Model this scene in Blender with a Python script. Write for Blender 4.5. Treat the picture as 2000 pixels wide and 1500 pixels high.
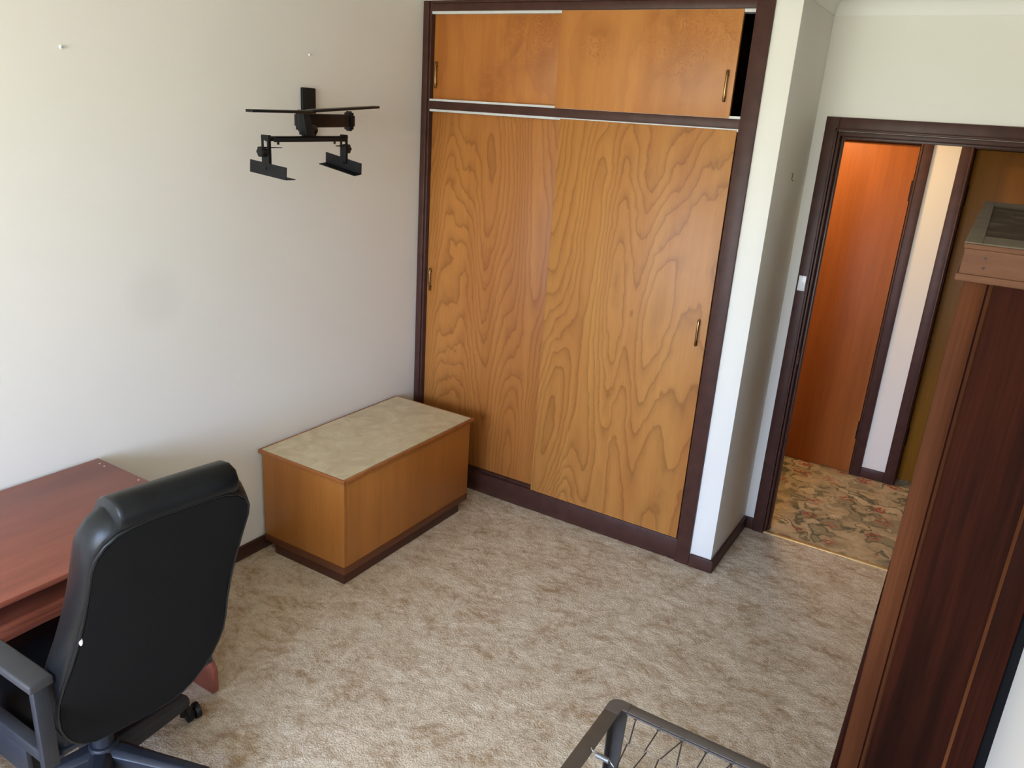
import bpy, bmesh, math, random
import numpy as np
from mathutils import Vector, Matrix, Euler

# ------------------------------------------------------------------ reset
for o in list(bpy.data.objects):
    bpy.data.objects.remove(o, do_unlink=True)
SC = bpy.context.scene
COL = SC.collection
R = math.radians
random.seed(7)

# ------------------------------------------------------------------ camera
cam_d = bpy.data.cameras.new('camera')
cam = bpy.data.objects.new('camera', cam_d)
COL.objects.link(cam)
cam_d.sensor_width = 36.0
cam_d.lens = 1535.59 * 36.0 / 2000.0
cam_d.clip_start = 0.02
cr = Vector((0.84775036, 0.52643398, 0.06470386))
cu = Vector((-0.22154567, 0.24061984, 0.94499715))
cf = Vector((-0.48190958, 0.81545653, -0.32061472))
m = Matrix((cr, cu, -cf)).transposed().to_4x4()
m.translation = Vector((2.67976, -3.42753, 2.04254))
cam.matrix_world = m
cam_d.dof.use_dof = True
cam_d.dof.focus_distance = 3.0
cam_d.dof.aperture_fstop = 13.0
SC.camera = cam

# ------------------------------------------------------------------ exposure
SC.view_settings.view_transform = 'Standard'
SC.view_settings.look = 'None'
SC.view_settings.gamma = 1.0
SC.view_settings.use_curve_mapping = False
SC.view_settings.exposure = 0.04

# ------------------------------------------------------------------ daylight (overcast sky above, garden below)
SKY = (1.10, 1.42, 2.15)
GROUND = (0.86, 0.90, 0.74)
DAY = 16.5
W = bpy.data.worlds.new('daylight')
SC.world = W
W.use_nodes = True
nt = W.node_tree
nt.nodes.clear()
out = nt.nodes.new('ShaderNodeOutputWorld')
bg = nt.nodes.new('ShaderNodeBackground')
tc = nt.nodes.new('ShaderNodeTexCoord')
sx = nt.nodes.new('ShaderNodeSeparateXYZ')
mr = nt.nodes.new('ShaderNodeMapRange')
mr.inputs[1].default_value = -0.03
mr.inputs[2].default_value = 0.10
mx = nt.nodes.new('ShaderNodeMix')
mx.data_type = 'RGBA'
mx.inputs[6].default_value = (*GROUND, 1)
mx.inputs[7].default_value = (*SKY, 1)
bg.inputs[1].default_value = DAY
nt.links.new(tc.outputs['Generated'], sx.inputs[0])
nt.links.new(sx.outputs[2], mr.inputs[0])
nt.links.new(mr.outputs[0], mx.inputs[0])
nt.links.new(mx.outputs[2], bg.inputs[0])
nt.links.new(bg.outputs[0], out.inputs[0])

# window opening in the wall behind the camera
WIN = (0.20, 2.45, 0.60, 2.35)      # x0 x1 z0 z1
WY = -5.90
pl_d = bpy.data.lights.new('window_portal', 'AREA')
pl_d.shape = 'RECTANGLE'
pl_d.size = WIN[1] - WIN[0]
pl_d.size_y = WIN[3] - WIN[2]
pl_d.cycles.is_portal = True
pl = bpy.data.objects.new('window_portal', pl_d)
pl.location = ((WIN[0] + WIN[1]) / 2, WY - 0.02, (WIN[2] + WIN[3]) / 2)
pl.rotation_euler = (R(90), 0, 0)
COL.objects.link(pl)

# warm ceiling lamp of the hallway
hl_d = bpy.data.lights.new('hall_lamp', 'AREA')
hl_d.shape = 'DISK'
hl_d.size = 0.22
hl_d.energy = 14.0
hl_d.color = (1.0, 0.66, 0.32)
hl = bpy.data.objects.new('hall_lamp', hl_d)
hl.location = (1.75, 1.22, 2.40)
COL.objects.link(hl)

# ------------------------------------------------------------------ helpers
def lin(r, g, b):
    def f(c):
        c /= 255.0
        return c / 12.92 if c <= 0.04045 else ((c + 0.055) / 1.055) ** 2.4
    return (f(r), f(g), f(b), 1.0)


class MB:
    """collects shapes, then links them as one mesh object"""
    def __init__(self):
        self.v, self.f, self.s = [], [], []

    def add(self, vs, fs, smooth=False):
        n = len(self.v)
        self.v += [tuple(p) for p in vs]
        self.f += [tuple(i + n for i in f) for f in fs]
        self.s += [smooth] * len(fs)
        return self

    def box(self, x0, x1, y0, y1, z0, z1, M=None):
        vs = [Vector((x, y, z)) for z in (z0, z1) for y in (y0, y1) for x in (x0, x1)]
        if M is not None:
            vs = [M @ p for p in vs]
        return self.add(vs, [(0, 2, 3, 1), (4, 5, 7, 6), (0, 1, 5, 4), (2, 6, 7, 3), (0, 4, 6, 2), (1, 3, 7, 5)])

    def prism(self, pts, a0, a1, axis, M=None):
        """polygon pts (2-D) extruded along axis"""
        def mk(p, a):
            q = {'x': (a, p[0], p[1]), 'y': (p[0], a, p[1]), 'z': (p[0], p[1], a)}[axis]
            q = Vector(q)
            return M @ q if M is not None else q
        n = len(pts)
        vs = [mk(p, a0) for p in pts] + [mk(p, a1) for p in pts]
        fs = [tuple(range(n))[::-1], tuple(range(n, 2 * n))]
        fs += [(i, (i + 1) % n, n + (i + 1) % n, n + i) for i in range(n)]
        return self.add(vs, fs)

    def rings(self, rings, caps=True, closed=True, smooth=True):
        n = len(rings[0])
        vs = [p for r in rings for p in r]
        fs = []
        for k in range(len(rings) - 1):
            for i in range(n if closed else n - 1):
                j = (i + 1) % n
                fs.append((k * n + i, k * n + j, (k + 1) * n + j, (k + 1) * n + i))
        self.add(vs, fs, smooth)
        if caps:
            self.add(rings[0], [tuple(range(n))[::-1]])
            self.add(rings[-1], [tuple(range(n))])
        return self

    def tube(self, pts, r, n=8, closed=False, caps=True):
        pts = [Vector(p) for p in pts]
        rr = r if isinstance(r, (list, tuple)) else [r] * len(pts)
        rings = []
        prev = None
        for i, p in enumerate(pts):
            if closed:
                t = pts[(i + 1) % len(pts)] - pts[i - 1]
            else:
                t = pts[min(i + 1, len(pts) - 1)] - pts[max(i - 1, 0)]
            t.normalize()
            if prev is None:
                a = Vector((0, 0, 1)) if abs(t.z) < 0.9 else Vector((1, 0, 0))
                u = t.cross(a).normalized()
            else:
                u = (prev - t * prev.dot(t)).normalized()
            prev = u
            w = t.cross(u)
            rings.append([p + (u * math.cos(2 * math.pi * k / n) + w * math.sin(2 * math.pi * k / n)) * rr[i] for k in range(n)])
        if closed:
            rings.append(rings[0])
            caps = False
        return self.rings(rings, caps)

    def cyl(self, a, b, r, n=20, r2=None):
        a, b = Vector(a), Vector(b)
        return self.tube([a, b], [r, r if r2 is None else r2], n)

    def ball(self, c, r, n=10, sc=(1, 1, 1)):
        rings = []
        for i in range(1, n):
            t = math.pi * i / n
            rings.append([(c[0] + sc[0] * r * math.sin(t) * math.cos(2 * math.pi * k / (2 * n)),
                           c[1] + sc[1] * r * math.sin(t) * math.sin(2 * math.pi * k / (2 * n)),
                           c[2] - sc[2] * r * math.cos(t)) for k in range(2 * n)])
        return self.rings(rings)

    def build(self, name, mat, parent=None, bevel=0.0, seg=2, sub=0, smooth_angle=35, label=None):
        me = bpy.data.meshes.new(name)
        me.from_pydata([tuple(p) for p in self.v], [], self.f)
        bm = bmesh.new()
        bm.from_mesh(me)
        bmesh.ops.remove_doubles(bm, verts=bm.verts, dist=1e-6)
        bmesh.ops.recalc_face_normals(bm, faces=bm.faces)
        if bevel:
            es = [e for e in bm.edges if len(e.link_faces) == 2 and e.calc_face_angle(0) > R(30)]
            bmesh.ops.bevel(bm, geom=es, offset=bevel, segments=seg, profile=0.5, affect='EDGES', clamp_overlap=True)
        for f in bm.faces:
            f.smooth = True
        bm.to_mesh(me)
        bm.free()
        me.set_sharp_from_angle(angle=R(smooth_angle))
        if mat is not None:
            me.materials.append(mat)
        o = bpy.data.objects.new(name, me)
        COL.objects.link(o)
        if parent is not None:
            o.parent = parent
        if sub:
            s = o.modifiers.new('subdivision', 'SUBSURF')
            s.levels = s.render_levels = sub
        if label:
            o['label'] = label
        return o


def box(x0, x1, y0, y1, z0, z1):
    return MB().box(x0, x1, y0, y1, z0, z1)


def thing(name, label, cat, loc=(0, 0, 0), rot=(0, 0, 0), group=None):
    o = bpy.data.objects.new(name, None)
    o.empty_display_size = 0.05
    COL.objects.link(o)
    o.location = loc
    o.rotation_euler = rot
    o['label'] = label
    o['category'] = cat
    if group:
        o['group'] = group
    return o


def tag(o, label, cat, group=None):
    o['label'] = label
    o['category'] = cat
    if group:
        o['group'] = group
    return o


def struct(o, label=None):
    o['kind'] = 'structure'
    if label:
        o['label'] = label
    return o


def sroot(name, label=None, loc=(0, 0, 0)):
    o = bpy.data.objects.new(name, None)
    COL.objects.link(o)
    o.location = loc
    return struct(o, label)


# ------------------------------------------------------------------ materials
class N:
    """small node-building helper"""
    def __init__(self, name, rough=0.5, spec=0.5, metal=0.0):
        self.m = bpy.data.materials.new(name)
        self.m.use_nodes = True
        self.t = self.m.node_tree
        self.b = self.t.nodes['Principled BSDF']
        self.b.inputs['Roughness'].default_value = rough
        self.b.inputs['Metallic'].default_value = metal
        self.b.inputs['Specular IOR Level'].default_value = spec
        self.tc = self.t.nodes.new('ShaderNodeTexCoord')

    def node(self, t, **kw):
        n = self.t.nodes.new(t)
        for k, v in kw.items():
            setattr(n, k, v)
        return n

    def set(self, sock, v):
        if hasattr(v, 'is_linked') or hasattr(v, 'links'):
            self.t.links.new(v, sock)
        else:
            sock.default_value = v

    def coords(self, scale=(1, 1, 1), loc=(0, 0, 0), rot=(0, 0, 0), src=None):
        mp = self.node('ShaderNodeMapping')
        mp.inputs['Scale'].default_value = scale
        mp.inputs['Location'].default_value = loc
        mp.inputs['Rotation'].default_value = rot
        self.t.links.new(src or self.tc.outputs['Object'], mp.inputs['Vector'])
        return mp.outputs[0]

    def noise(self, vec, scale=1, detail=3, rough=0.5, dist=0.0, color=False):
        n = self.node('ShaderNodeTexNoise')
        n.inputs['Scale'].default_value = scale
        n.inputs['Detail'].default_value = detail
        n.inputs['Roughness'].default_value = rough
        n.inputs['Distortion'].default_value = dist
        self.t.links.new(vec, n.inputs['Vector'])
        return n.outputs['Color' if color else 'Fac']

    def voro(self, vec, scale=1, feature='F1', rnd=1.0):
        n = self.node('ShaderNodeTexVoronoi', feature=feature)
        n.inputs['Scale'].default_value = scale
        n.inputs['Randomness'].default_value = rnd
        self.t.links.new(vec, n.inputs['Vector'])
        return n.outputs['Distance']

    def math(self, op, a, b=0.0, c=0.0):
        n = self.node('ShaderNodeMath', operation=op)
        for s, v in zip(n.inputs, (a, b, c)):
            self.set(s, v)
        return n.outputs[0]

    def ramp(self, fac, stops, interp='LINEAR'):
        n = self.node('ShaderNodeValToRGB')
        e = n.color_ramp.elements
        n.color_ramp.interpolation = interp
        while len(e) > 1:
            e.remove(e[-1])
        for i, (p, c) in enumerate(stops):
            el = e[0] if i == 0 else e.new(p)
            el.position = p
            if not isinstance(c, (tuple, list)):
                c = (c, c, c, 1)
            el.color = c
        self.set(n.inputs[0], fac)
        return n.outputs[0]

    def mix(self, fac, a, b, blend='MIX'):
        n = self.node('ShaderNodeMix', data_type='RGBA', blend_type=blend)
        self.set(n.inputs[0], fac)
        self.set(n.inputs[6], a)
        self.set(n.inputs[7], b)
        return n.outputs[2]

    def vadd(self, a, b):
        n = self.node('ShaderNodeVectorMath', operation='ADD')
        self.set(n.inputs[0], a)
        self.set(n.inputs[1], b)
        return n.outputs[0]

    def bump(self, h, strength=0.3, dist=0.002):
        n = self.node('ShaderNodeBump')
        n.inputs['Strength'].default_value = strength
        n.inputs['Distance'].default_value = dist
        self.set(n.inputs['Height'], h)
        self.t.links.new(n.outputs[0], self.b.inputs['Normal'])

    def col(self, c):
        self.set(self.b.inputs['Base Color'], c)
        return self

    def done(self):
        return self.m


def plain(name, c, rough=0.5, spec=0.5, metal=0.0, var=0.06, scale=30, bump=0.0, bscale=200):
    n = N(name, rough, spec, metal)
    v = n.coords()
    f = n.noise(v, scale, 3)
    lo = tuple(x * (1 - var) for x in c[:3]) + (1,)
    hi = tuple(min(1, x * (1 + var)) for x in c[:3]) + (1,)
    n.col(n.ramp(f, [(0.3, lo), (0.7, hi)]))
    if bump:
        n.bump(n.noise(v, bscale, 4), bump, 0.001)
    return n.done()


def paint(name, c, stain=None):
    n = N(name, 0.62, 0.35)
    v = n.coords()
    f = n.noise(v, 1.7, 4)
    lo = tuple(x * 0.985 for x in c[:3]) + (1,)
    base = n.ramp(f, [(0.3, lo), (0.7, c)])
    if stain:
        d = n.node('ShaderNodeVectorMath', operation='DISTANCE')
        n.t.links.new(v, d.inputs[0])
        d.inputs[1].default_value = stain[:3]
        w = n.math('ADD', d.outputs['Value'], n.math('MULTIPLY', n.noise(v, 14, 3), 0.03))
        k = n.ramp(w, [(stain[3] * 0.6, 0.07), (stain[3] * 1.25, 0.0)])
        base = n.mix(k, base, lin(120, 118, 120))
    n.col(base)
    n.bump(n.noise(v, 260, 3), 0.06, 0.001)
    return n.done()


def veneer(name, light, mid, dark, freq=33, sc=(3.0, 3.0, 0.50), off=(0, 0, 0), rough=0.4, line=0.56, warp=0.022, burl=None):
    """flat-sawn veneer: the contour lines of a stretched noise field"""
    n = N(name, rough, 0.3)
    v = n.coords(sc, off)

    def jitter(scale, amp):
        w = n.noise(n.coords(scale, off), 1.0, 2, color=True)
        wv = n.node('ShaderNodeVectorMath', operation='SCALE')
        n.t.links.new(w, wv.inputs[0])
        wv.inputs['Scale'].default_value = amp
        return wv.outputs[0]
    f = n.noise(n.vadd(n.vadd(v, jitter((9, 9, 5), warp * 4)), jitter((34, 34, 20), warp)), 1.0, 0.8, 0.4)
    big = n.noise(n.coords((2.0, 2.0, 0.6), (off[0] + 3, 0, off[2])), 1.0, 1)
    k = n.math('FRACT', n.math('MULTIPLY', f, freq))
    fib = n.noise(n.coords((210, 210, 6), off), 1.0, 3)
    strk = n.noise(n.coords((14, 14, 0.6), off), 1.0, 3)
    ring = n.ramp(k, [(0.0, 0.16), (0.06, 0.03), (0.40, 0.0), (0.78, 0.20), (0.90, line * 0.7), (0.955, line), (1.0, 0.16)])
    base = n.ramp(n.math('MULTIPLY_ADD', big, 0.5, n.math('MULTIPLY', strk, 0.5)), [(0.34, mid), (0.62, light)])
    base = n.mix(n.math('MULTIPLY', ring, n.math('MULTIPLY_ADD', fib, 0.9, 0.35)), base, dark)
    pores = n.ramp(fib, [(0.34, 1.0), (0.50, 0.0)])
    base = n.mix(n.math('MULTIPLY', pores, 0.12), base, dark)
    if burl:
        for (bx_, bz_, br_) in burl:
            d = n.node('ShaderNodeVectorMath', operation='DISTANCE')
            n.t.links.new(n.coords((1, 0, 1)), d.inputs[0])
            d.inputs[1].default_value = (bx_, 0, bz_)
            sw = n.noise(n.coords((9, 9, 9), off), 1.0, 3, 0.55, 2.6)
            lines = n.ramp(n.math('FRACT', n.math('MULTIPLY', sw, 9.0)), [(0.0, 0.2), (0.5, 0.0), (0.85, 0.7), (1.0, 0.2)])
            soft = n.ramp(n.noise(n.coords((6, 6, 6), off), 1.0, 3, 0.5, 1.0), [(0.4, 0.0), (0.65, 0.55)])
            k2 = n.math('MAXIMUM', n.math('MULTIPLY', lines, 0.8), soft)
            base = n.mix(n.math('MULTIPLY', k2, n.ramp(d.outputs['Value'], [(br_ * 0.4, 1.0), (br_, 0.0)])), base, dark)
    # pin knots
    kn = n.voro(n.coords((2.1, 2.1, 1.5), off), 1.0)
    base = n.mix(n.ramp(kn, [(0.010, 1.0), (0.018, 0.0)]), base, lin(50, 28, 12))
    n.col(base)
    n.bump(fib, 0.05, 0.0006)
    return n.done()


def straight(name, light, mid, dark, sc=(26, 26, 0.9), off=(0, 0, 0), rough=0.4, amount=0.45, spec=0.45):
    """quiet straight-grained veneer"""
    n = N(name, rough, spec)
    a = n.noise(n.coords(sc, off), 1.0, 4, 0.6)
    b = n.noise(n.coords(tuple(s * 0.16 for s in sc[:2]) + (sc[2] * 0.8,) if sc[2] < sc[0] else tuple(s * 0.2 for s in sc), off), 1.0, 2)
    fib = n.noise(n.coords((sc[0] * 8, sc[1] * 8, sc[2] * 5), off), 1.0, 2)
    base = n.ramp(b, [(0.3, mid), (0.7, light)])
    base = n.mix(n.math('MULTIPLY', n.ramp(a, [(0.42, 0.0), (0.72, 1.0)]), amount), base, dark)
    base = n.mix(n.math('MULTIPLY', n.ramp(fib, [(0.35, 1.0), (0.55, 0.0)]), amount * 0.35), base, dark)
    n.col(base)
    n.bump(fib, 0.05, 0.0006)
    return n.done()


M = {}
M['wall'] = paint('wall_paint', lin(232, 228, 219), stain=(0.0, -1.62, 1.30, 0.13))
M['wall2'] = paint('wall_paint_plain', lin(232, 228, 219))
M['ceil'] = paint('ceiling_paint', lin(236, 234, 228))
M['hallwall'] = paint('hall_paint', lin(232, 222, 208))
M['trim'] = plain('stained_trim', lin(70, 44, 37), 0.42, 0.22, var=0.18, scale=18)
M['trim_inner'] = plain('stained_trim_reveal', lin(64, 34, 26), 0.4, 0.4, var=0.2, scale=20)
M['door_a'] = veneer('veneer_lower_left', lin(178, 116, 56), lin(161, 99, 46), lin(92, 46, 16), off=(1.3, 0, 0.4))
M['door_b'] = veneer('veneer_lower_right', lin(184, 128, 65), lin(168, 108, 53), lin(96, 50, 20), 34, off=(5.2, 0, 2.1))
M['door_c'] = veneer('veneer_upper_left', lin(188, 122, 58), lin(168, 100, 46), lin(128, 70, 30), 7, sc=(2.6, 2.6, 1.4), off=(9.1, 0, 4.7), line=0.30, warp=0.06, burl=[(0.63, 2.40, 0.24), (0.42, 2.20, 0.14)])
M['door_d'] = veneer('veneer_upper_right', lin(196, 134, 72), lin(178, 112, 56), lin(136, 80, 38), 7, sc=(2.6, 2.6, 1.3), off=(14.6, 0, 7.9), line=0.30, warp=0.06, burl=[(1.40, 2.40, 0.28), (0.98, 2.38, 0.12)])
M['chest'] = straight('chest_veneer', lin(182, 117, 52), lin(166, 103, 44), lin(124, 72, 26), (14, 14, 0.8), amount=0.3)
M['chest_edge'] = straight('chest_edging', lin(170, 104, 50), lin(150, 88, 40), lin(100, 56, 24), (4, 4, 4), amount=0.35)
M['moulding'] = straight('chest_moulding', lin(112, 64, 36), lin(96, 52, 30), lin(62, 32, 20), (3, 3, 30), amount=0.4)
M['plinth'] = straight('chest_plinth', lin(80, 42, 28), lin(66, 34, 24), lin(42, 20, 14), (3, 3, 30), amount=0.4)
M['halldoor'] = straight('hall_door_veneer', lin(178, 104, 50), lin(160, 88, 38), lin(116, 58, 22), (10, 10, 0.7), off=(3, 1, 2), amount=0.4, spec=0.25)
M['halldoor_shaded'] = straight('hall_door_veneer_shaded', lin(136, 90, 28), lin(118, 75, 20), lin(88, 52, 12), (10, 10, 0.7), off=(8, 4, 2), amount=0.4, spec=0.12)  # door veneer darkened, the shade of the recess put into its colour
M['desk'] = straight('desk_laminate', lin(150, 84, 64), lin(132, 72, 56), lin(98, 50, 40), (9, 0.9, 9), amount=0.55, rough=0.38)
M['case'] = straight('bookcase_wood', lin(58, 25, 13), lin(34, 13, 7), lin(17, 7, 4), (19, 19, 0.8), amount=0.85, rough=0.55, spec=0.03)
M['case_stile'] = straight('bookcase_stile_wood', lin(100, 58, 32), lin(66, 34, 17), lin(34, 16, 9), (26, 26, 0.8), off=(4, 2, 1), amount=0.6, rough=0.55, spec=0.04)
M['cap'] = straight('bookcase_cap_wood', lin(112, 78, 56), lin(96, 62, 44), lin(66, 40, 27), (2.2, 20, 26), amount=0.5, rough=0.65, spec=0.1)
n = N('dusty_top', 0.9, 0.1)
v = n.coords()
f = n.noise(v, 6, 4, 0.6, 1.0)
n.col(n.ramp(f, [(0.35, lin(58, 43, 32)), (0.55, lin(70, 55, 43)), (0.75, lin(104, 92, 76))]))
M['dust'] = n.done()
M['dustframe'] = plain('dusty_frame', lin(98, 87, 72), 0.85, 0.2, var=0.12, scale=12)

n = N('marbled_laminate', 0.42, 0.4)
v = n.coords((1, 1, 1))
f = n.noise(v, 7, 5, 0.55, 1.6)
g = n.noise(v, 22, 4, 0.6, 2.5)
c = n.ramp(f, [(0.3, lin(190, 172, 138)), (0.5, lin(203, 187, 152)), (0.7, lin(214, 201, 168))])
n.col(n.mix(n.ramp(g, [(0.52, 0.0), (0.75, 0.35)]), c, lin(180, 158, 122)))
M['laminate'] = n.done()

M['gap_shade'] = plain('gap_shade_black', lin(14, 13, 14), 0.8, 0.1)  # near-black colour for the shade in the slot behind the bookcase
M['track'] = plain('white_track', lin(205, 205, 205), 0.35, 0.5, var=0.05)
M['dark'] = plain('dark_carcass', lin(52, 36, 28), 0.8, 0.2)
M['brass'] = plain('aged_brass', lin(150, 118, 78), 0.22, 0.5, 1.0, var=0.25, scale=60)
M['iron'] = plain('dark_hinge', lin(40, 30, 26), 0.45, 0.5, 0.6, var=0.3, scale=60)
M['blacksteel'] = plain('black_steel', lin(20, 20, 22), 0.5, 0.25, 0.0, var=0.2, scale=40, bump=0.04)
M['blackgloss'] = plain('black_gloss_steel', lin(18, 17, 18), 0.35, 0.35, 0.0, var=0.2, scale=40)
M['bedsteel'] = plain('grey_bed_steel', lin(92, 84, 76), 0.48, 0.45, 0.15, var=0.08, scale=30, bump=0.03)
M['legsteel'] = plain('dark_bed_leg', lin(62, 60, 58), 0.5, 0.45, 0.15, var=0.1, scale=30)
M['wire'] = plain('bed_wire', lin(70, 62, 56), 0.5, 0.4, 0.0, var=0.2, scale=60)
M['crosswire'] = plain('bed_cross_wire', lin(120, 108, 94), 0.6, 0.3, 0.0, var=0.2, scale=60)
M['zinc'] = plain('zinc_spring', lin(170, 176, 184), 0.3, 0.5, 0.9, var=0.1, scale=80)
n = N('black_leather', 0.34, 0.22)
v = n.coords()
n.col(n.ramp(n.noise(v, 12, 3), [(0.3, lin(12, 14, 16)), (0.7, lin(18, 20, 23))]))
n.bump(n.math('ADD', n.noise(v, 240, 3), n.math('MULTIPLY', n.noise(v, 22, 3), 2.0)), 0.16, 0.001)
M['leather'] = n.done()
n = N('black_back_cloth', 0.9, 0.1)
v = n.coords()
n.col(n.ramp(n.noise(v, 500, 2), [(0.3, lin(16, 16, 17)), (0.7, lin(27, 27, 28))]))
n.bump(n.noise(v, 700, 2), 0.3, 0.001)
M['cloth'] = n.done()
M['plastic'] = plain('black_plastic', lin(34, 37, 44), 0.42, 0.4, var=0.08, scale=40, bump=0.1, bscale=500)
M['armpad'] = plain('grey_arm_plastic', lin(50, 50, 52), 0.5, 0.4, var=0.06, scale=40, bump=0.1, bscale=500)
M['white'] = plain('white_plastic', lin(238, 238, 238), 0.3, 0.5, var=0.02)
M['alu'] = plain('window_aluminium', lin(200, 200, 200), 0.4, 0.5, 0.5)

# cut-pile carpet
n = N('cream_carpet', 0.97, 0.1)
v = n.coords()
w = n.noise(v, 3.0, 3, color=True)
wv = n.node('ShaderNodeVectorMath', operation='SCALE')
n.t.links.new(w, wv.inputs[0])
wv.inputs['Scale'].default_value = 0.25
vv = n.vadd(n.coords((1.0, 1.35, 1.0), rot=(0, 0, 0.5)), wv.outputs[0])
big = n.noise(vv, 7.5, 4, 0.62)
med = n.noise(vv, 30, 4, 0.65)
fine = n.noise(v, 210, 2)
c = n.ramp(big, [(0.30, lin(170, 142, 108)), (0.46, lin(196, 174, 146)), (0.62, lin(212, 194, 168))])
c = n.mix(n.ramp(med, [(0.46, 0.0), (0.70, 0.6)]), c, lin(226, 210, 186))
c = n.mix(n.ramp(med, [(0.28, 0.5), (0.44, 0.0)]), c, lin(160, 132, 98))
c = n.mix(n.ramp(fine, [(0.32, 0.42), (0.52, 0.0)]), c, lin(110, 88, 62))
n.col(c)
n.bump(n.math('ADD', n.math('MULTIPLY', fine, 0.6), n.noise(v, 120, 3)), 0.7, 0.006)
n.b.inputs['Sheen Weight'].default_value = 0.15
M['carpet'] = n.done()

# hall carpet: scrolls and flowers repeating
n = N('floral_carpet', 0.95, 0.1)
v = n.coords()
cell = 0.34
wob = n.noise(v, 9, 3, color=True)
wv = n.node('ShaderNodeVectorMath', operation='SCALE')
n.t.links.new(wob, wv.inputs[0])
wv.inputs['Scale'].default_value = 0.16
vv = n.vadd(v, wv.outputs[0])
f1 = n.noise(vv, 5.0, 2, 0.5)
scroll = n.math('FRACT', n.math('MULTIPLY', f1, 7.0))
leaf = n.ramp(scroll, [(0.0, 0.9), (0.12, 0.15), (0.5, 0.0), (0.72, 0.12), (0.86, 0.95), (1.0, 0.9)])
patch = n.ramp(n.noise(vv, 5.0, 3, 0.6), [(0.44, 0.0), (0.58, 0.9)])
base = n.ramp(n.noise(v, 9, 4), [(0.3, lin(186, 162, 126)), (0.7, lin(214, 194, 160))])
base = n.mix(patch, base, lin(152, 140, 114))
base = n.mix(n.math('MULTIPLY', leaf, n.ramp(n.noise(v, 4.0, 2), [(0.38, 0.15), (0.56, 1.0)])), base, lin(100, 98, 78))
flw = n.voro(vv, 5.2, rnd=0.55)
petal = n.math('MULTIPLY', n.ramp(flw, [(0.16, 1.0), (0.30, 0.0)]), n.ramp(n.noise(v, 46, 2, 0.5), [(0.46, 0.0), (0.54, 1.0)]))
base = n.mix(petal, base, lin(166, 88, 74))
hi = n.math('MULTIPLY', n.ramp(n.voro(vv, 7.5, rnd=0.8), [(0.08, 1.0), (0.26, 0.0)]), n.ramp(n.noise(v, 40, 2), [(0.5, 0.0), (0.58, 0.8)]))
base = n.mix(hi, base, lin(222, 206, 176))
n.col(base)
n.bump(n.noise(v, 420, 3), 0.5, 0.004)
M['floral'] = n.done()

# ------------------------------------------------------------------ room shell
XR = 2.940           # right wall
XN = 1.845           # face of the short wall beside the wardrobe
YD = 0.584           # wall with the doorway
YB = 0.700           # its hall side
YH = 1.748           # far hall wall
ZC = 2.655           # ceiling
ZK = 2.5625          # bottom of the cornice

# bedroom carpet: a real relief of tufts
nx, ny = 300, 640
x0, x1, y0, y1 = 0.0, XR, WY, 0.592
gx, gy = np.meshgrid(np.linspace(x0, x1, nx), np.linspace(y0, y1, ny))
rng = np.random.default_rng(3)


def smooth_noise(step):
    h = rng.random((ny // step + 3, nx // step + 3))
    yi = np.arange(ny) / step
    xi = np.arange(nx) / step
    ya, xa = yi.astype(int), xi.astype(int)
    fy, fx = (yi - ya)[:, None], (xi - xa)[None, :]
    a = h[ya][:, xa]; b = h[ya][:, xa + 1]; c_ = h[ya + 1][:, xa]; d_ = h[ya + 1][:, xa + 1]
    return (a * (1 - fx) + b * fx) * (1 - fy) + (c_ * (1 - fx) + d_ * fx) * fy


gz = rng.random((ny, nx)) * 0.0032 + smooth_noise(3) * 0.004 + smooth_noise(9) * 0.005 - 0.006
verts = np.stack([gx.ravel(), gy.ravel(), gz.ravel()], 1)
idx = np.arange(nx * ny).reshape(ny, nx)
quads = np.stack([idx[:-1, :-1].ravel(), idx[:-1, 1:].ravel(), idx[1:, 1:].ravel(), idx[1:, :-1].ravel()], 1)
me = bpy.data.meshes.new('floor')
me.vertices.add(len(verts)); me.vertices.foreach_set('co', verts.astype(np.float32).ravel())
me.loops.add(quads.size); me.loops.foreach_set('vertex_index', quads.astype(np.int32).ravel())
me.polygons.add(len(quads))
me.polygons.foreach_set('loop_start', (np.arange(len(quads)) * 4).astype(np.int32))
me.polygons.foreach_set('use_smooth', np.ones(len(quads), dtype=bool))
me.update(calc_edges=True)
me.materials.append(M['carpet'])
fl = bpy.data.objects.new('floor', me)
COL.objects.link(fl)
struct(fl, 'cream and tan mottled cut-pile carpet of the bedroom')
struct(box(0.6, 4.2, 0.592, 2.05, -0.03, 0.001).build('floor_hall', M['floral']), 'floral patterned hallway carpet beyond the doorway')
o = MB().box(1.955, 2.80, 0.578, 0.600, -0.004, 0.0065).build('trim_1', plain('binder_strip', lin(206, 172, 112), 0.4, 0.5, 0.3), bevel=0.003)
struct(o, 'thin gold carpet joining strip across the doorway')

struct(box(-0.12, 0.0, WY - 0.1, 0.75, -0.05, ZC).build('wall_left', M['wall']), 'long cream wall on the left')
struct(box(XR, XR + 0.12, WY - 0.1, YD + 0.13, -0.05, ZC).build('wall_right', M['wall2']))
struct(box(1.725, XN, 0.002, YD + 0.05, -0.05, ZC).build('wall_nib', M['wall2'], bevel=0.003), 'short wall end beside the wardrobe')
mb = MB().box(0.0, 1.945, YD, YB, -0.05, ZC).box(2.790, XR + 0.12, YD, YB, -0.05, ZC).box(1.945, 2.790, YD, YB, 2.080, ZC)
struct(mb.build('wall_doorway', M['wall2']))
mb = MB()
mb.box(-0.1, WIN[0], WY - 0.1, WY, -0.05, ZC).box(WIN[1], XR + 0.12, WY - 0.1, WY, -0.05, ZC)
mb.box(WIN[0], WIN[1], WY - 0.1, WY, -0.05, WIN[2]).box(WIN[0], WIN[1], WY - 0.1, WY, WIN[3], ZC)
struct(mb.build('wall_window', M['wall2']))
w1 = sroot('window_1', None, (WIN[0], WY - 0.05, WIN[2]))
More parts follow.
